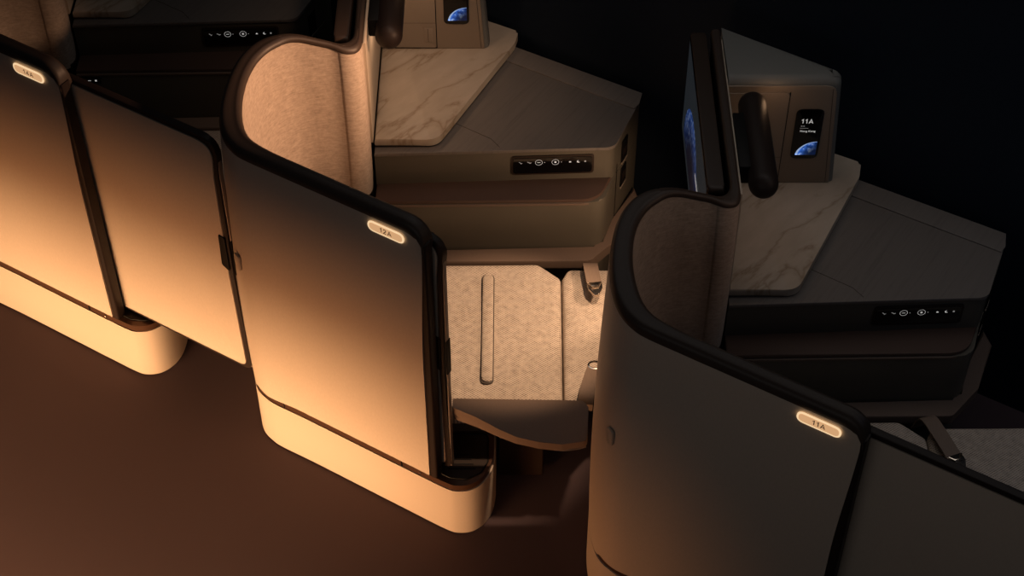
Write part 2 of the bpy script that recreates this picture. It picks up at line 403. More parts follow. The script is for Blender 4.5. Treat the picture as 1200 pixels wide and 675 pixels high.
    def plan(off=0., back=2.62):
        c_ = [Vector(p) for p in [(-.045, 3.16)]] + tip + [TN(t, 2.345).to_2d() for t in (-1.75, -1.9, -2.1)] + \
            [Vector(p) for p in [(-.668, 3.148), (-.700, 3.172), (-.730, 3.208), (-.745, 3.257), (-.7515, 3.312), (-.7505, 3.370), (-.742, 3.440), (-.724, 3.508), (-.692, 3.562)]]
        c3 = catmull([Vector((p.x, p.y, 0)) for p in c_], 5)
        pts = [p.to_2d() for p in c3]
        cen = Vector((-.38, 3.2))
        if off:
            q = []
            for i, p in enumerate(pts):
                a = pts[max(0, i - 1)]; b_ = pts[min(len(pts) - 1, i + 1)]; d = (b_ - a).normalized(); q.append(p + Vector((-d.y, d.x)) * off * (1 if True else 1))
            pts = q
        return pts
    def closed(pts): return pts + [Vector((-.64, 3.52)), Vector((-.62, 3.30)), Vector((-.52, 3.24)), Vector((-.30, 3.16))]
    P0 = plan(0); s0 = 1 if ((plan(.01)[20] - Vector((-.38, 3.3))).length < (P0[20] - Vector((-.38, 3.3))).length) else -1
    bm = BM(); prism(bm, closed(P0), .006, .200, .006, 3, 'bottom'); pln = link('plinth', bm, M['plinth'], root)
    bm = BM(); prism(bm, closed(plan(.004 * s0)), .1995, .2215, .002); link('kick_strip', bm, M['strip'], pln)
    for (t, n) in ((-2.185, 2.3475), (-1.785, 2.3475)):
        bm = BM(); p = TN(t, n, .2105); box(bm, p.x - .0012, p.x + .0012, p.y - .003, p.y + .001, .2005, .2205); link('strip_joint', bm, M['blackm'], pln)
    bm = BM(); p = TN(-1.722, 2.3475, .211); bmesh.ops.create_icosphere(bm, subdivisions=2, radius=.0038, matrix=Matrix.Translation(p)); link('screw', bm, M['chrome'], pln)
    # tray let into the plinth end
    Pt = [p for p in plan(.020 * s0) if p.x > -.235 and p.y < 3.10]
    trayp = Pt + [Vector((-.235, 3.02))]
    trayp = rpoly([(-.066, 3.028), (-.066, 2.93), (-.085, 2.893), (-.125, 2.870), (-.17, 2.876), (-.235, 2.915), (-.235, 3.028)], [.02, .03, .02, .02, .02, 0, 0], 4)
    bm = BM(); prism(bm, trayp, .2216, .2226); tr = link('tray', bm, M['dark2'], pln)
    bm = BM(); pts = [Vector((p.x, p.y, .2235)) for p in trayp]; tube(bm, pts, .0022, 6, closed=True)
    link('tray_lip', bm, M['blackm'], tr)
    bm = BM()
    for k in range(4): box(bm, -.175 + .006 * k, -.100 - .006 * k, 2.905 + .016 * k, 2.908 + .016 * k, .2226, .2236)
    link('tray_rib', bm, M['blackm'], tr)
    # lower skirt panel at the back of the shell, facing the suite behind
    bm = BM(); prism(bm, [(-.598, 3.852), (-.432, 3.852), (-.432, 3.872), (-.598, 3.872)], .02, .70, .004); fp = link('foot_panel', bm, M['footpanel'], root)
    bm = BM(); tube(bm, [(-.552, 3.851, .30), (-.552, 3.851, .50), (-.545, 3.851, .520), (-.530, 3.851, .527), (-.470, 3.851, .495), (-.45, 3.851, .484)], .0016, 6); link('seam', bm, M['blackm'], fp)
    return root

def number_plate(root, txt, k):
    c_ = TN(-1.775, 2.3435, 1.128); X = -TV * -1
    F = frame3(c_, TV, (0, 0, 1))   # local z = TV x Z  -> (-n) side, towards the aisle
    off = PITCH * k
    bm = BM(); b2 = BM(); prism(b2, rpoly([(-.052, -.0165), (.052, -.0165), (.052, .0165), (-.052, .0165)], .0164, 8), 0, .0022, .0006); merge(bm, b2, F)
    for v in bm.verts: v.co += off
    pl = link('number_plate', bm, M['plateglow'], root)
    pl['label'] = 'warm backlit pill plate reading ' + txt
    bm = BM(); b2 = BM(); prism(b2, rpoly([(-.0475, -.0120), (.0475, -.0120), (.0475, .0120), (-.0475, .0120)], .0119, 8), .0018, .0026); merge(bm, b2, F)
    for v in bm.verts: v.co += off
    link('plate_face', bm, M['plate'], pl)
    bm = BM(); b2 = seat_number(txt, .0140); merge(bm, b2, F @ Matrix.Translation((0, 0, .0028)))
    for v in bm.verts: v.co += off
    link('lettering', bm, M['letter'], pl)

# ------------------------------------------------------------------ sliding door (closed position)
def door(loc):
    root = thing('sliding_door', '', 'door', loc)
    n0, n1 = 2.3925, 2.412
    F = frame3(TN(0, n0, 0), TV, (0, 0, 1))     # local x=t, y=z, z = outwards (-n)
    t0, t1 = -1.700, -1.214; z0, z1 = .228, 1.113
    def outline(i, top): return rpoly([(t0, z0 + i), (t1 - i + .004, z0 + i), (t1 - i - .004, .62), (t1 - i, top - .12), (t1 + .01 - i, z1 - i), (t0, z1 - i)], [0, .025, .2, .1, .05, 0], 8)
    bm = BM(); b2 = BM(); prism(b2, outline(0, 1.11), -.020, 0, .003); merge(bm, b2, F); link('door_frame', bm, M['dark'], root)
    bm = BM(); b2 = BM(); prism(b2, outline(.0140, 1.105), 0.0, .0035, .001); merge(bm, b2, F); link('door_panel', bm, M['panel'], root)
    bm = BM(); b2 = BM(); prism(b2, rpoly([(t1 - .034, .655), (t1 - .010, .640), (t1 - .010, .765), (t1 - .030, .772)], [.006, .003, .003, .004], 4), .003, .0065, .001); merge(bm, b2, F); link('handle', bm, M['blackm'], root)
    # leading edge: bright metal seal strip with finger recess
    bm = BM(); b2 = BM(); prism(b2, rpoly([(-.0165, .235), (-.0040, .235), (-.0040, 1.06), (-.0165, 1.06)], .005, 4), 0, .0035, .001)
    G = frame3(TN(t1 + .0005, n0, 0), NV, (0, 0, 1)); G = frame3(TN(t1 + .0005, n0 + .0205, 0), -NV * -1, (0, 0, 1))
    b2t = Matrix.Translation((0, 0, 0)); merge(bm, b2, G @ b2t); link('edge_strip', bm, M['metal'], root)
    bm = BM(); b2 = BM(); prism(b2, rpoly([(-.020, .625), (0, .625), (0, .755), (-.020, .755)], .003, 3), 0.002, .0045, .001); merge(bm, b2, G); link('finger_recess', bm, M['blackm'], root)
    return root

# ------------------------------------------------------------------ side console
def fy(x): return 3.683 + .044 * x        # the upper front plane
def console(loc):
    root = thing('side_console', '', 'console', loc)
    low = [(-.392, 3.588), (.175, 3.594), (.245, 3.612), (.283, 3.668), (.352, 3.842), (.370, 3.905), (.377, 3.925)]
    bk = [(-.392, 4.345)]
    # lower body
    lp = rpoly([(-.392, 3.590), (.262, 3.604), (.300, 3.716), (.372, 3.880), (.377, 3.915), (-.05, 4.150), (-.392, 4.345)], [0, .055, .03, .02, .01, 0, 0], 8)
    bm = BM(); prism(bm, lp, .012, .565, .004); body = link('console_body', bm, M['console'], root)
    up = rpoly([(-.392, fy(-.392)), (.288, fy(.288)), (.372, 3.880), (.377, 3.915), (-.05, 4.150), (-.392, 4.345)], [0, .035, .02, .01, 0, 0], 8)
    bm = BM(); prism(bm, up, .560, .688, .002); link('console_upper', bm, M['console'], root)
    # padded ledge with thin lip
    lg = rpoly([(-.392, 3.592), (.245, 3.604), (.288, 3.697), (-.392, 3.700)], [0, .085, .0, 0], 10)
    bm = BM(); prism(bm, lg, .564, .577, .004); led = link('padded_ledge', bm, M['ledge'], root)
    bm = BM(); lp2 = rpoly([(-.392, 3.588), (.250, 3.600), (.296, 3.706), (.288, 3.712), (.2, 3.66), (-.392, 3.66)], [0, .09, 0, 0, .05, 0], 10)
    prism(bm, lp2, .556, .564, .002); link('ledge_lip', bm, M['leather'], led)
    # seat-side sill along the foot of the body
    sl = rpoly([(-.392, 3.535), (.232, 3.545), (.318, 3.640), (.386, 3.800), (.372, 3.86), (.300, 3.716), (.262, 3.60), (-.392, 3.587)], [0, .02, .03, 0, 0, 0, .03, 0], 6)
    bm = BM(); prism(bm, sl, .350, .386, .008); link('sill', bm, M['leather'], root)
    # top
    tp = rpoly([(-.392, fy(-.392) - .006), (.292, fy(.292) - .006), (.362, 3.858), (.3765, 3.905), (-.05, 4.139), (-.392, 4.331)], [0, .040, .01, .005, 0, 0], 8)
    bm = BM(); prism(bm, tp, .689, .700, .003); top = link('console_top', bm, M['ctop'], root)
    # strip along the window side
    ws = [(-.037, 4.083), (.356, 3.853), (.372, 3.873), (.383, 3.922), (-.03, 4.158), (-.042, 4.13)]
    bm = BM(); prism(bm, ws, .7002, .7040, .001); link('window_side_strip', bm, M['ctop'], top)
    bm = BM(); tube(bm, [(-.175, 3.80, .7003), (-.060, 3.725, .7003), (-.035, 3.690, .7003)], .0009, 6); tube(bm, [(-.20, 3.752, .7003), (-.10, 4.04, .7003), (-.055, 4.078, .7003), (-.037, 4.08, .7003)], .0009, 6)
    link('top_groove', bm, M['shroud'], top)
    # sockets in the end face
    a = Vector((.3035, 3.722, 0)); b = Vector((.3690, 3.868, 0)); d = (b - a).normalized()
    F = frame3(a, d, (0, 0, 1))
    for z0, z1 in ((.575, .655), (.475, .548)):
        bm = BM(); b2 = BM(); prism(b2, rpoly([(.042, z0), (.082, z0), (.082, z1), (.042, z1)], .004, 3), -.001, .0022, .0006); merge(bm, b2, F); s = link('socket', bm, M['blackm'], root)
        bm = BM(); b2 = BM(); prism(b2, rpoly([(.040, z0 - .006), (.084, z0 - .006), (.084, z0 - .001), (.040, z0 - .001)], .001, 2), 0, .0035, .0005); merge(bm, b2, F); link('socket_lip', bm, M['cabinet'], s)
        bm = BM()
        for q in range(3):
            b2 = BM(); prism(b2, [(.050 + .010 * q, z0 + .02), (.053 + .010 * q, z0 + .02), (.053 + .010 * q, z0 + .05), (.050 + .010 * q, z0 + .05)], .0022, .0028); merge(bm, b2, F)
        link('socket_slot', bm, M['dark2'], s)
    bm = BM(); b2 = BM(); prism(b2, [(.004, .39), (.006, .39), (.006, .60), (.004, .60)], 0, .0012); merge(bm, b2, F); link('end_seam', bm, M['blackm'], root)
    # control panel : recessed gloss strip with lit symbols
    ux = Vector((1, .044, 0)).normalized(); F = frame3((.117, fy(.117) - .0015, .636), ux, (0, 0, 1))
    bm = BM(); b2 = BM(); prism(b2, rpoly([(-.119, -.036), (.119, -.036), (.119, .036), (-.119, .036)], .010, 5), -.002, .0018, .0008); merge(bm, b2, F); cp = link('control_panel', bm, M['dark2'], root)
    bm = BM(); b2 = BM(); prism(b2, rpoly([(-.1135, -.030), (.1135, -.030), (.1135, .030), (-.1135, .030)], .009, 5), .0015, .0030, .0004); merge(bm, b2, F); link('glass', bm, M['black'], cp)
    def ico(fn, name='symbol', m_='icon'):
        bm = BM(); b2 = BM(); fn(b2); merge(bm, b2, F @ Matrix.Translation((0, 0, .0033))); link(name, bm, M[m_], cp)
    def disc(b, x, y, r, n=12): b.faces.new([b.verts.new((x + r * math.cos(2 * pi * k / n), y + r * math.sin(2 * pi * k / n), 0)) for k in range(n)])
    def ring(b, x, y, r, w, n=28):
        A = [b.verts.new((x + r * math.cos(2 * pi * k / n), y + r * math.sin(2 * pi * k / n), 0)) for k in range(n)]
        B = [b.verts.new((x + (r - w) * math.cos(2 * pi * k / n), y + (r - w) * math.sin(2 * pi * k / n), 0)) for k in range(n)]
        for k in range(n): b.faces.new((A[k], A[(k + 1) % n], B[(k + 1) % n], B[k]))
    def quad(b, x, y, w, h_, a=0):
        ca, sa = math.cos(a), math.sin(a)
        b.faces.new([b.verts.new((x + u * ca - v_ * sa, y + u * sa + v_ * ca, 0)) for u, v_ in ((-w, -h_), (w, -h_), (w, h_), (-w, h_))])
    yy = .012
    ico(lambda b: ring(b, -.0400, yy, .0105, .0010)); ico(lambda b: quad(b, -.0400, yy, .0045, .0009))
    ico(lambda b: ring(b, .0075, yy, .0105, .0010)); ico(lambda b: disc(b, .0075, yy, .0036, 6))
    ico(lambda b: (quad(b, -.094, yy + .001, .0042, .0009, -.7), quad(b, -.090, yy - .002, .003, .0008, .6)), m_='icondim')
    ico(lambda b: (quad(b, -.069, yy + .001, .0046, .0010, -.5), quad(b, -.064, yy - .001, .003, .0010, .5)), m_='icondim')
    ico(lambda b: disc(b, -.0235, yy, .0015, 8), m_='icondim'); ico(lambda b: disc(b, .0245, yy, .0015, 8), m_='icondim')
    ico(lambda b: (disc(b, .0500, yy, .0032, 3), quad(b, .0500, yy - .001, .003, .0018)))
    def moon(b):
        n = 12; o_ = [(.0740 + .0045 * math.cos(a), yy + .0045 * math.sin(a)) for a in [(.5 + 1.35 * k / n) * pi - .2 for k in range(n + 1)]]
        i_ = [(.0765 + .0036 * math.cos(a), yy + .0012 + .0036 * math.sin(a)) for a in [(.5 + 1.35 * k / n) * pi - .2 for k in range(n, -1, -1)]]
        b.faces.new([b.verts.new((x, y, 0)) for x, y in o_ + i_])
    ico(moon); ico(lambda b: quad(b, .0935, yy, .0024, .0028), m_='icondim')
    return root

def marble(loc):
    root = thing('marble_shelf', '', 'marble shelf', loc)
    pl = rpoly([(-.391, 3.688), (-.212, 3.690), (.008, 4.120), (.020, 4.176), (-.05, 4.214), (-.391, 4.400)], [0, .05, .05, .02, 0, 0], 8)
    bm = BM(); prism(bm, pl, .7052, .7300, .006, 4); link('marble_slab', bm, M['marble'], root, smooth=50)
    bm = BM(); pl2 = rpoly([(-.389, 3.72), (-.225, 3.72), (-.03, 4.10), (-.389, 4.30)], .01, 3); prism(bm, pl2, .7005, .7050); link('slab_foot', bm, M['shroud'], root)
    return root

def cabinet(loc):
    root = thing('storage_cabinet', '', 'cabinet', loc)
    # drafted tower body
    bot = rpoly([(-.391, 4.098), (-.070, 4.098), (-.066, 4.138), (-.391, 4.325)], [0, .016, .014, 0], 7)
    topo = rpoly([(-.391, 4.098), (-.092, 4.098), (-.088, 4.140), (-.391, 4.315)], [0, .028, .026, 0], 7)
    bm = BM(); NZ = 14; rows = []
    for k in range(NZ + 1):
        f_ = k / NZ; z = .731 + .345 * f_
        rows.append([bm.verts.new((lerp(a.x, b.x, f_), lerp(a.y, b.y, f_), z)) for a, b in zip(bot, topo)])
    for k in range(1, 5):
        a = k * (pi / 2) / 4; ins = .024 * (1 - math.cos(a)); zz = 1.076 + .024 * math.sin(a)
        cen = Vector((-.25, 4.17)); r_ = []
        for p in topo:
            x = p.x - ins if p.x > -.2 else p.x; y = p.y + ins if p.y < 4.115 else p.y
            if p.y >= 4.115: x, y = x - .1 * ins, y - ins * (.15 if p.x < -.2 else .4)
            r_.append(bm.verts.new((x, y, zz)))
        rows.append(r_)
    n = len(bot)
    for i in range(len(rows) - 1):
        for k in range(n): bm.faces.new((rows[i][k], rows[i][(k + 1) % n], rows[i + 1][(k + 1) % n], rows[i + 1][k]))
    bm.faces.new(rows[0][::-1]); bm.faces.new(rows[-1]); link('cabinet_body', bm, M['cabinet_side'], root, smooth=50)
    # front fascia
    bm = BM(); b2 = BM(); prism(b2, rpoly([(-.391, .7315), (-.082, .7315), (-.104, 1.080), (-.391, 1.080)], [0, 0, .03, 0], 6), 0, .004, .0015)
    F = frame3((0, 4.0975, 0), (1, 0, 0), (0, 0, 1)); merge(bm, b2, F); fas = link('fascia', bm, M['cabinet'], root)
    G = F @ Matrix.Translation((0, 0, .004))
    bm = BM(); b2 = BM(); prism(b2, rpoly([(-.390, .737), (-.226, .737), (-.226, 1.058), (-.390, 1.058)], [0, .004, .012, 0], 5), 0, .003, .0015); merge(bm, b2, G); dr = link('cabinet_door', bm, M['cabinet'], root)
    bm = BM(); b2 = BM()
    prism(b2, [(-.226, .734), (-.2235, .734), (-.2235, 1.060), (-.226, 1.060)], -.001, .0008); prism(b2, [(-.390, .7330), (-.2235, .7330), (-.2235, .7365), (-.390, .7365)], -.001, .0008)
    merge(bm, b2, G); link('door_gap', bm, M['blackm'], dr)
    bm = BM(); b2 = BM(); prism(b2, [(-.390, .829), (-.227, .829), (-.227, .8302), (-.390, .8302)], .0025, .0033); merge(bm, b2, G); link('door_seam', bm, M['shroud'], dr)
    bm = BM(); b2 = BM(); prism(b2, rpoly([(-.262, .757), (-.234, .757), (-.234, .812), (-.262, .812)], .004, 4), .0025, .0042, .001); merge(bm, b2, G); lt = link('latch', bm, M['cabinet'], dr)
    bm = BM(); b2 = BM(); prism(b2, rpoly([(-.250, .760), (-.2485, .760), (-.2485, .809), (-.250, .809)], 0, 4), .0042, .0048); merge(bm, b2, G); link('latch_line', bm, M['shroud'], dr)
    bm = BM(); b2 = BM(); prism(b2, [(-.093, .735), (-.0915, .735), (-.113, 1.07), (-.1145, 1.07)], -.001, .0006); merge(bm, b2, G); link('edge_groove', bm, M['shroud'], fas)
    return root

def tablet(root, txt, k):
    """pill-cornered display in the cabinet fascia"""
    off = PITCH * k
    G = frame3((-.163, 4.0935, .913), (1, 0, 0), (0, 0, 1)); G = Matrix.Translation(off) @ G
    def add(name, b2, m_, parent, z=0):
        bm = BM(); merge(bm, b2, G @ Matrix.Translation((0, 0, z))); return link(name, bm, m_, parent)
    b = BM(); prism(b, rpoly([(-.038, -.088), (.036, -.088), (.036, .088), (-.038, .088)], .017, 7), 0, .003, .001); sc = add('display', b, M['black'], root)
    # planet limb, lower right of the screen
    b = BM(); cx, cy, R = .030, -.083, .057; pts = []
    for q in range(29):
        a = pi * .5 + (pi * .5) * q / 28 + .10
        pts.append((max(-.030, min(.030, cx + R * math.cos(a))), max(-.074, cy + R * math.sin(a))))
    poly = [(.030, -.074)] + [p for p in pts]
    b.faces.new([b.verts.new((x, y, 0)) for x, y in [(.030, -.074), (.030, cy + R)] + pts]); bmesh.ops.remove_doubles(b, verts=b.verts, dist=1e-5)
    add('planet_picture', b, M['earth'], sc, .0034)
    b = BM(); prev = None
    for q in range(29):
        a = pi * .5 + (pi * .5) * q / 28 + .02; w = .0012 + .006 * (q / 28) ** 1.5
        p = (cx + R * math.cos(a), cy + R * math.sin(a)); p2 = (cx + (R - w) * math.cos(a), cy + (R - w) * math.sin(a))
        cur = (b.verts.new((p[0], p[1], 0)), b.verts.new((p2[0], p2[1], 0)))
        if prev: b.faces.new((prev[0], cur[0], cur[1], prev[1]))
        prev = cur
        if p[1] < -.068: break
    add('planet_limb', b, M['earthedge'], sc, .0038)
    b = seat_number(txt, .0145); bmesh.ops.translate(b, vec=(-.006, .047, 0), verts=b.verts); add('seat_lettering', b, M['icon'], sc, .0036)
    b = BM()
    for x, w in ((-.019, .002), (-.013, .002)): b.faces.new([b.verts.new((x + u * w, .030 + v_ * .0012, 0)) for u, v_ in ((-1, -1), (1, -1), (1, 1), (-1, 1))])
    b.faces.new([b.verts.new((-.012 + u * .011, .0225 + v_ * .0005, 0)) for u, v_ in ((-1, -1), (1, -1), (1, 1), (-1, 1))])
    add('small_print', b, M['icondim'], sc, .0036)
    b = text_bm('Hong Kong', .0090, .0001); bmesh.ops.translate(b, vec=(-.001, .012, 0), verts=b.verts); add('city_lettering', b, M['icon'], sc, .0036)

def monitor(loc):
    root = thing('monitor', '', 'monitor', loc)
    F = frame3((-.478, 0, 0), (0, -1, 0), (0, 0, 1))     # local x = -Y, y = Z, z = -X
    Y0, Y1, Z0, Z1 = 3.672, 4.290, .765, 1.108
    bm = BM(); b2 = BM(); prism(b2, rpoly([(-Y1, Z0), (-Y0, Z0), (-Y0, Z1), (-Y1, Z1)], .016, 5), -.040, 0, .006, 3); merge(bm, b2, F); link('housing', bm, M['dark2'], root)
    bm = BM(); b2 = BM(); prism(b2, rpoly([(-Y1 + .008, Z0 + .008), (-Y0 - .008, Z0 + .008), (-Y0 - .008, Z1 - .010), (-Y1 + .008, Z1 - .010)], .010, 5), -.001, .0018, .0005); merge(bm, b2, F); sc = link('screen', bm, M['black'], root)
    bm = BM(); b2 = BM(); prism(b2, rpoly([(-Y1 + .02, Z0 + .02), (-Y0 - .02, Z0 + .02), (-Y0 - .02, Z1 - .02), (-Y1 + .02, Z1 - .02)], .004, 3), .0018, .0021); merge(bm, b2, F); link('screen_picture', bm, M['tv'], sc)
    b2 = BM(); cx, cy, R = -4.02, .80, .20; pts = [(cx + R * math.cos(a), cy + R * math.sin(a)) for a in [pi * (0.02 + .96 * k / 30) for k in range(31)]]
    b2.faces.new([b2.verts.new((x, max(y, .80), 0)) for x, y in pts]); bm = BM(); merge(bm, b2, F @ Matrix.Translation((0, 0, .0025))); link('screen_planet', bm, M['earthdim'], sc)
    b2 = BM(); x = -3.70
    random.seed(2)
    while x > -3.90:
        w = random.uniform(.003, .009); x -= w + .004
        b2.faces.new([b2.verts.new((x + u * w / 2, .935 + v_ * .006, 0)) for u, v_ in ((-1, -1), (1, -1), (1, 1), (-1, 1))])
    bm = BM(); merge(bm, b2, F @ Matrix.Translation((0, 0, .003))); link('screen_lettering', bm, M['icon'], sc)
    bm = BM(); box(bm, -.438, -.4255, 3.93, 4.03, .90, 1.02, .002); link('mount', bm, M['blackm'], root)
    return root

def fixture(loc):
    root = thing('wall_fixture', '', 'wall fixture', loc)
    bm = BM(); a = Vector((-.334, 3.728, 1.075)); b = Vector((-.334, 4.020, 1.075)); R = .0375; n = 28; rings = []
    prof = [(-R * math.cos(k * pi / 16), R * math.sin(k * pi / 16)) for k in range(1, 9)]
    st_ = [(a.y + q[0], q[1]) for q in prof] + [(b.y - q[0], q[1]) for q in prof[::-1]]
    for y, r in st_: rings.append([bm.verts.new((a.x + r * math.cos(2 * pi * k / n), y, a.z + 1.0 * r * math.sin(2 * pi * k / n))) for k in range(n)])
    for i in range(len(rings) - 1):
        for k in range(n): bm.faces.new((rings[i][k], rings[i][(k + 1) % n], rings[i + 1][(k + 1) % n], rings[i + 1][k]))
    e0 = bm.verts.new((a.x, a.y - R, a.z)); e1 = bm.verts.new((a.x, b.y + R, a.z))
    for k in range(n): bm.faces.new((e0, rings[0][(k + 1) % n], rings[0][k])); bm.faces.new((e1, rings[-1][k], rings[-1][(k + 1) % n]))
    link('rounded_body', bm, M['dark'], root, smooth=80)
    bm = BM(); box(bm, -.3925, -.360, 3.765, 3.970, 1.040, 1.098, .004); link('bracket', bm, M['blackm'], root)
    return root

# ------------------------------------------------------------------ seat
def cushion(bm, poly, z0, z1, puff=.012, wrinkle=0., edge=.024):
    """a padded slab: the top is a fan of shrinking rings"""
    cen = sum((Vector(p) for p in poly), Vector((0, 0))) / len(poly)
    prof = [(0, 0), (.0, .55), (.16, .8), (.5, .93), (1., 1.)]
    rings = []
    for ins, zf in prof:
        r_ = []
        for p in poly:
            p = Vector(p); d = (cen - p); q = p + d.normalized() * ins * edge
            r_.append(bm.verts.new((q.x, q.y, z0 + (z1 - z0) * zf)))
        rings.append(r_)
    for f_ in (.1, .2, .35, .5, .65, .8, .92):
        r_ = []
        for p in poly:
            p = Vector(p); d = cen - p; q = p + d.normalized() * edge; q = q.lerp(cen, f_)
            r_.append(bm.verts.new((q.x, q.y, z1 + puff * math.sin(f_ * pi / 2) + wrinkle * math.sin(q.x * 46 + 2 * math.sin(q.y * 21)) * (1 - f_ * .5))))
        rings.append(r_)
    m_ = len(poly)
    for i in range(len(rings) - 1):
        for k in range(m_): bm.faces.new((rings[i][k], rings[i][(k + 1) % m_], rings[i + 1][(k + 1) % m_], rings[i + 1][k]))
    bm.faces.new(rings[0][::-1]); c_ = bm.verts.new((cen.x, cen.y, z1 + puff)); R = rings[-1]
    for k in range(m_): bm.faces.new((R[k], R[(k + 1) % m_], c_))
def dense(poly, step=.02):
    out = []
    for i in range(len(poly)):
        a = Vector(poly[i]); b = Vector(poly[(i + 1) % len(poly)]); n = max(1, int((b - a).length / step))
        for k in range(n): out.append(a.lerp(b, k / n))
    return out
def seat(loc):
    root = thing('seat', '', 'seat', loc)
    main = dense(rpoly([(-.330, 2.968), (.138, 2.968), (.142, 3.448), (.078, 3.506), (-.330, 3.502)], [.02, .012, .02, .03, .02], 4))
    bm = BM(); cushion(bm, main, .345, .416, .006, wrinkle=.0012, edge=.012); link('main_cushion', bm, M['weave'], root, smooth=60)
    fr = dense(rpoly([(.1395, 2.970), (.196, 2.970), (.216, 3.06), (.268, 3.13), (.480, 3.14), (.480, 3.490), (.160, 3.488), (.1425, 3.450)], [.012, .012, .02, .02, .02, .02, .02, .01], 3))
    bm = BM(); cushion(bm, fr, .345, .412, .004, wrinkle=.0025, edge=.012); link('front_cushion', bm, M['weave'], root, smooth=60)
    # padded strip let into the main cushion, in a dark channel
    bm = BM(); prism(bm, rpoly([(-.0865, 3.044), (-.0500, 3.044), (-.0500, 3.452), (-.0865, 3.452)], .017, 6), .410, .4228, .001); ch = link('channel', bm, M['shroud'], root)
    bm = BM(); prism(bm, rpoly([(-.0835, 3.048), (-.0530, 3.048), (-.0530, 3.448), (-.0835, 3.448)], .0150, 6), .412, .4300, .006, 4); link('padded_strip', bm, M['weave'], ch, smooth=70)
    # backrest, reclined inside the wing
    rows = []; secs = [(-.335, .40, .07), (-.40, .46, .10), (-.47, .55, .10), (-.53, .65, .09), (-.565, .705, .06)]
    for x, z, th in secs:
        a = lerp(3.02, 3.24, (-.335 - x) / .23)
        ys = [lerp(a, 3.50, k / 12) for k in range(13)]
        rows.append(([Vector((x, y, z + .018 * math.sin(pi * k / 12) ** .6)) for k, y in enumerate(ys)], [Vector((x - .03, y, z - th)) for y in ys]))
    bm = BM(); solid_grid(bm, [r[0] for r in rows], [r[1] for r in rows]); link('backrest', bm, M['weave'], root, smooth=60)
    # aisle-side armrest
    arm = [(-.158, 2.955), (.190, 2.948), (.203, 2.925), (.197, 2.812), (.131, 2.800), (.069, 2.808), (.013, 2.824), (-.034, 2.850), (-.090, 2.888), (-.158, 2.925)]
    ap = rpoly(arm, [.004, .014, .012, .02, .03, .03, .03, .03, .03, .003], 5)
    bm = BM(); prism(bm, ap, .440, .468, .010, 4); ar = link('armrest', bm, M['leather'], root, smooth=60)
    bm = BM(); ap2 = [Vector((p.x * .985 + .001, 2.955 + (p.y - 2.955) * .84)) for p in ap]; prism(bm, ap2, .412, .4395, .006, 3); link('armrest_underside', bm, M['leather'], ar)
    bm = BM(); box(bm, -.196, -.161, 2.924, 2.960, .43, .472, .004); link('armrest_hinge', bm, M['leather'], ar)
    bm = BM(); tube(bm, [(.110, 2.804, .441), (.135, 2.801, .441), (.175, 2.807, .441), (.194, 2.814, .441)], .0022, 6); link('armrest_trim', bm, M['metal'], ar)
    # supports
    bm = BM(); prism(bm, [(-.33, 3.036), (-.050, 3.036), (-.050, 3.157), (-.33, 3.157)], .2225, .344, .004); link('side_shroud', bm, M['shroud'], root)
    bm = BM(); prism(bm, rpoly([(-.036, 3.048), (.090, 3.048), (.090, 3.40), (-.036, 3.40)], .006, 3), .004, .344, .004); link('seat_pedestal', bm, M['dark2'], root)
    return root
def strap(bm, pts, w, th=.0022):
    pts = catmull(pts, 5); A = []; B = []
    for i, p in enumerate(pts):
        d = (pts[min(len(pts) - 1, i + 1)] - pts[max(0, i - 1)]).normalized(); s = d.cross(Vector((0, 0, 1))).normalized() * w / 2; n = s.cross(d).normalized()
        A.append([p - s + n * th, p + s + n * th]); B.append([p - s - n * th, p + s - n * th])
    solid_grid(bm, A, B)
def belt(root, far, near, k):
    off = PITCH * k; far = [Vector(p) + off for p in far]; near = [Vector(p) + off for p in near]
    bm = BM(); strap(bm, far, .042); s1 = link('seat_belt', bm, M['belt'], root)
    e = far[-1]; d = (far[-1] - far[-2]).normalized(); d.z = 0; d.normalize()
    s = Vector((-d.y, d.x, 0))
    bm = BM(); q = [e - s * .022 + d * -.005, e + s * .022 + d * -.005, e + s * .020 + d * .020, e + d * .046 + s * .006, e + d * .046 - s * .006, e - s * .020 + d * .020]
    prism(bm, rpoly([(p.x, p.y) for p in q], .004, 3), e.z - .001, e.z + .007, .002)
    link('buckle', bm, M['chrome'], s1)
    bm = BM(); tube(bm, [e + s * .018 + Vector((0, 0, .008)), e + d * .016 + s * .010 + Vector((0, 0, .012)), e + d * .016 - s * .010 + Vector((0, 0, .012)), e - s * .018 + Vector((0, 0, .008))], .0028, 8); link('buckle_bar', bm, M['chrome'], s1)
    if near:
        bm = BM(); strap(bm, near, .042); s2 = link('seat_belt', bm, M['belt'], root)
        e = near[-1]; bm = BM(); tube(bm, [e + Vector((.018 * math.cos(a), .014 * math.sin(a) + .008, .002)) for a in [2 * pi * j / 14 for j in range(14)]], .003, 7, closed=True); link('belt_ring', bm, M['chrome'], s2)

# ------------------------------------------------------------------ setting
def struct(o, kind='structure'): o['kind'] = kind; return o
bm = BM(); bm.faces.new([bm.verts.new(p) for p in (TN(-6, -2, 0), TN(4, -2, 0), TN(4, 3.62, 0), TN(-6, 3.62, 0))])
o = link('floor', bm, M['carpet'], smooth=0); struct(o)
# curved cabin side wall behind the consoles
bm = BM(); A = []; B = []
prof = [(3.60, 0), (3.602, .4), (3.60, .72), (3.62, .85), (3.66, 1.1), (3.70, 1.4), (3.70, 1.7), (3.64, 2.0), (3.52, 2.25)]
for t in [-6 + k * .5 for k in range(21)]:
    A.append([TN(t, n, z) for n, z in prof]); B.append([TN(t, n + .05, z) for n, z in prof])
solid_grid(bm, A, B); o = link('wall_window_side', bm, M['wall'], smooth=50); struct(o)

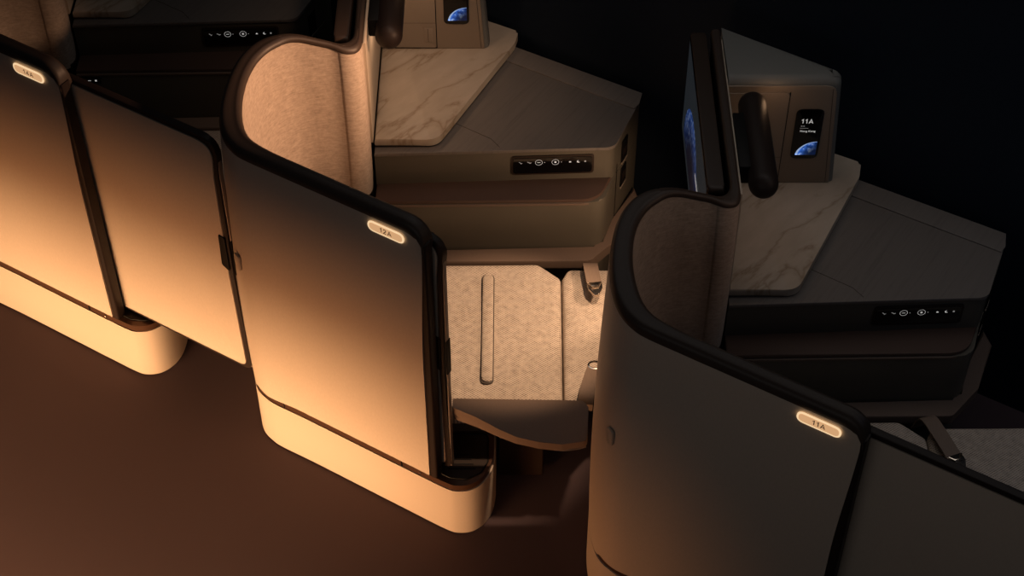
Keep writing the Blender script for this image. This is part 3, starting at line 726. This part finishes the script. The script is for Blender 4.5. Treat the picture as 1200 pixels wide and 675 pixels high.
# ------------------------------------------------------------------ the suites
def tree_copy(o, parent=None, skip=()):
    c_ = o.copy(); col.objects.link(c_); c_.parent = parent
    for ch in list(o.children):
        if ch.name.split('.')[0] in skip: continue
        tree_copy(ch, c_, skip)
    return c_
W = {'14A': -1, '12A': 0, '11A': 1}
org = {'privacy_shell': TN(-2.0, 2.38, 0), 'sliding_door': TN(-1.45, 2.40, .205), 'side_console': Vector((0, 3.9, .012)), 'marble_shelf': Vector((-.2, 3.95, .7005)),
       'storage_cabinet': Vector((-.25, 4.15, .731)), 'monitor': Vector((-.455, 3.98, .765)), 'wall_fixture': Vector((-.334, 3.87, 1.03)), 'seat': Vector((0, 3.2, 0))}
make = {'privacy_shell': shell, 'sliding_door': door, 'side_console': console, 'marble_shelf': marble, 'storage_cabinet': cabinet, 'monitor': monitor, 'wall_fixture': fixture, 'seat': seat}
labels = {
 'privacy_shell': {'12A': 'curved champagne privacy shell marked 12A with warmly lit felt wing', '14A': 'champagne privacy shell marked 14A at the left edge of the row', '11A': 'dim champagne privacy shell marked 11A, its wing in shadow'},
 'sliding_door': {'12A': 'sliding door slid back inside the shell marked 12A, only its metal edge showing', '14A': 'closed champagne sliding door between the shells marked 14A and 12A', '11A': 'closed shadowed sliding door right of the shell marked 11A'},
 'side_console': {'12A': 'olive side console with lit symbol strip beside the warmly lit seat', '14A': 'dark side console at the top left, its symbol strip above the 14A door', '11A': 'unlit side console at the right, beyond the shell marked 11A'},
 'marble_shelf': {'12A': 'warmly lit cream marble shelf right of the lit felt wing', '14A': 'marble shelf cut off by the top edge, on the leftmost console', '11A': 'dim veined marble shelf on the rightmost console'},
 'storage_cabinet': {'12A': 'taupe storage cabinet standing on the warmly lit marble shelf, its top out of frame', '14A': 'storage cabinet on the leftmost console, above the picture edge', '11A': 'dim storage cabinet with display reading 11A on the right marble shelf'},
 'monitor': {'12A': 'dark monitor on the divider left of the lit marble shelf, cut by the top edge', '14A': 'monitor on the divider of the leftmost suite, outside the top left edge', '11A': 'glowing monitor seen nearly edge-on left of the dim 11A cabinet'},
 'wall_fixture': {'12A': 'dark pill-shaped fixture over the warmly lit marble shelf at the top edge', '14A': 'pill-shaped fixture of the leftmost suite', '11A': 'black pill-shaped fixture in front of the cabinet with the 11A display'},
 'seat': {'12A': 'warmly lit woven seat seen between the shells marked 12A and 11A', '14A': 'unlit seat hidden in darkness behind the closed 14A door', '11A': 'dark woven seat behind the closed door at the lower right'}}
cats = {'privacy_shell': 'privacy shells along the aisle', 'sliding_door': 'sliding suite doors', 'side_console': 'side consoles', 'marble_shelf': 'marble shelves on the consoles',
        'storage_cabinet': 'storage cabinets on the consoles', 'monitor': 'monitors on the dividers', 'wall_fixture': 'pill-shaped fixtures on the dividers', 'seat': 'woven seats'}
T = {}
for kind, fn in make.items():
    src = fn(org[kind]); T[kind, '12A'] = src
    src['group'] = cats[kind]; src['label'] = labels[kind]['12A']
    for s, k in W.items():
        if k == 0 or (kind, s) in (('monitor', '14A'), ('wall_fixture', '14A'), ('storage_cabinet', '14A')): continue
        c_ = tree_copy(src); c_.location = src.location + PITCH * k; c_['label'] = labels[kind][s]; T[kind, s] = c_
bpy.context.view_layer.update()
# the middle door is slid open into its shell
T['sliding_door', '12A'].location = org['sliding_door'] + TV * (-.4405) + NV * -.0005
for s, k in W.items(): number_plate(T['privacy_shell', s], s, k)
for s in ('12A', '11A'): tablet(T['storage_cabinet', s], s, W[s])
B12 = ([(.222, 3.520, .36), (.226, 3.492, .425), (.226, 3.452, .452), (.234, 3.385, .452)], [(.196, 2.972, .40), (.200, 2.990, .436), (.212, 3.035, .446), (.226, 3.085, .440)])
belt(T['seat', '12A'], *B12, 0)
belt(T['seat', '11A'], [(.140, 3.530, .36), (.148, 3.505, .428), (.168, 3.440, .442), (.196, 3.365, .436)], [], 1)
belt(T['seat', '14A'], *B12, -1)

r14 = T['side_console', '14A']; bm = BM(); o_ = -PITCH
prism(bm, rpoly([(-.385, 3.5862), (-.320, 3.5862), (-.320, 3.5902), (-.385, 3.5902)], 0), .530, .554, .0008)
for v_ in bm.verts: v_.co += o_
hd = link('small_touch_strip', bm, M['black'], r14)
for x, w_, h_ in ((-.373, .0035, .0011), (-.354, .0045, .0009), (-.334, .0030, .0030)):
    bm = BM(); bm.faces.new([bm.verts.new(Vector((x + u * w_, 3.5858, .542 + q * h_)) + o_) for u, q in ((-1, -1), (1, -1), (1, 1), (-1, 1))])
    link('symbol', bm, M['icon'], hd)

# ------------------------------------------------------------------ camera
cd = bpy.data.cameras.new('camera'); cam = bpy.data.objects.new('camera', cd); col.objects.link(cam)
cd.sensor_width = 36; cd.lens = 36 * (2193 / math.tan(math.radians(47))) / 1200
cam.location = (0, 0, 4.068); cam.rotation_euler = (math.radians(90 - 47), 0, 0); cd.clip_end = 50
bpy.context.scene.camera = cam

# ------------------------------------------------------------------ light
def aim(o, to): d = Vector(to) - o.location; o.rotation_euler = d.to_track_quat('-Z', 'Y').to_euler()
def spot(name, loc, to, power, size, blend, colr, rad=.05):
    l = bpy.data.lights.new(name, 'SPOT'); l.energy = power; l.spot_size = math.radians(size); l.spot_blend = blend; l.color = colr; l.shadow_soft_size = rad
    o = bpy.data.objects.new(name, l); col.objects.link(o); o.location = loc; aim(o, to); return o
def area(name, loc, to, power, sx, sy, colr, spread=180):
    l = bpy.data.lights.new(name, 'AREA'); l.shape = 'RECTANGLE'; l.size = sx; l.size_y = sy; l.energy = power; l.color = colr; l.spread = math.radians(spread)
    o = bpy.data.objects.new(name, l); col.objects.link(o); o.location = loc; aim(o, to); return o
PALE = (1, .66, .35); ORANGE = (1, .42, .16)
def strip(name, t0, t1, n, z, zt, power, h_, colr, spread):
    c0 = TN((t0 + t1) / 2, n, z); o = area(name, c0, TN((t0 + t1) / 2, 2.345, zt), power, t1 - t0, h_, colr, spread); return o
strip('aisle_floor_strip', -3.55, -1.72, 1.05, .14, .10, 5.8, .05, PALE, 54)
strip('aisle_orange_fill', -3.55, -1.50, 1.05, .15, .10, 9.0, .05, ORANGE, 78)  # added wide orange fill, warms the dimmer parts of the panels
def point(name, loc, power, colr, rad):
    l = bpy.data.lights.new(name, 'POINT'); l.energy = power; l.color = colr; l.shadow_soft_size = rad
    o = bpy.data.objects.new(name, l); col.objects.link(o); o.location = loc; return o
spot('reading_light', (.47, 3.20, 1.75), (.0, 3.23, .42), 80, 29, .5, (1, .64, .39), .03)
spot('low_seat_fill', (.455, 3.34, .74), (.08, 3.50, .44), 5.5, 125, .6, (1, .64, .40), .02)  # added fill, no fixture: lights the seat and the console end face
spot('wing_light', (.35, 3.32, 1.48), (-.62, 3.47, .97), 80, 46, .9, (1, .55, .31), .03)
spot('cabinet_light', (-.10, 3.55, 1.9), (-.28, 3.95, .8), 8, 56, .9, (1, .62, .38), .05)
spot('wing_light', Vector((.35, 3.32, 1.48)) + PITCH, Vector((-.62, 3.47, .97)) + PITCH, 3.0, 46, .9, (1, .60, .38), .03)
for k, a, b in ((0, .55, .22), (1, .10, .05)):
    point('shelf_lamp', Vector((-.325, 3.87, 1.015)) + PITCH * k, a, (1, .62, .38), .02)
    point('cabinet_lamp', Vector((-.275, 4.03, 1.10)) + PITCH * k, b, (1, .58, .32), .015)
area('blue_wall_fill', TN(.35, 3.0, 1.7), TN(.25, 3.60, .35), .8, .6, .3, (.55, .68, 1))  # added bluish fill to lift the dark side wall at the right
area('aisle_wash', TN(-.7, .5, 1.9), TN(-.7, 2.4, .7), 2.3, 2.5, .6, (1, .92, .86))
area('ceiling_wash', TN(-1.0, 3.35, 2.5), TN(-1.0, 3.2, 0), 2.7, 3.2, .5, (1, .93, .88), 120)
w = bpy.data.worlds.new('World'); bpy.context.scene.world = w; w.use_nodes = True
bg = w.node_tree.nodes['Background']; bg.inputs['Color'].default_value = (.55, .7, 1, 1); bg.inputs['Strength'].default_value = .007
vs = bpy.context.scene.view_settings
vs.view_transform = 'Standard'; vs.look = 'None'; vs.exposure = 0; vs.gamma = 1; vs.use_curve_mapping = False
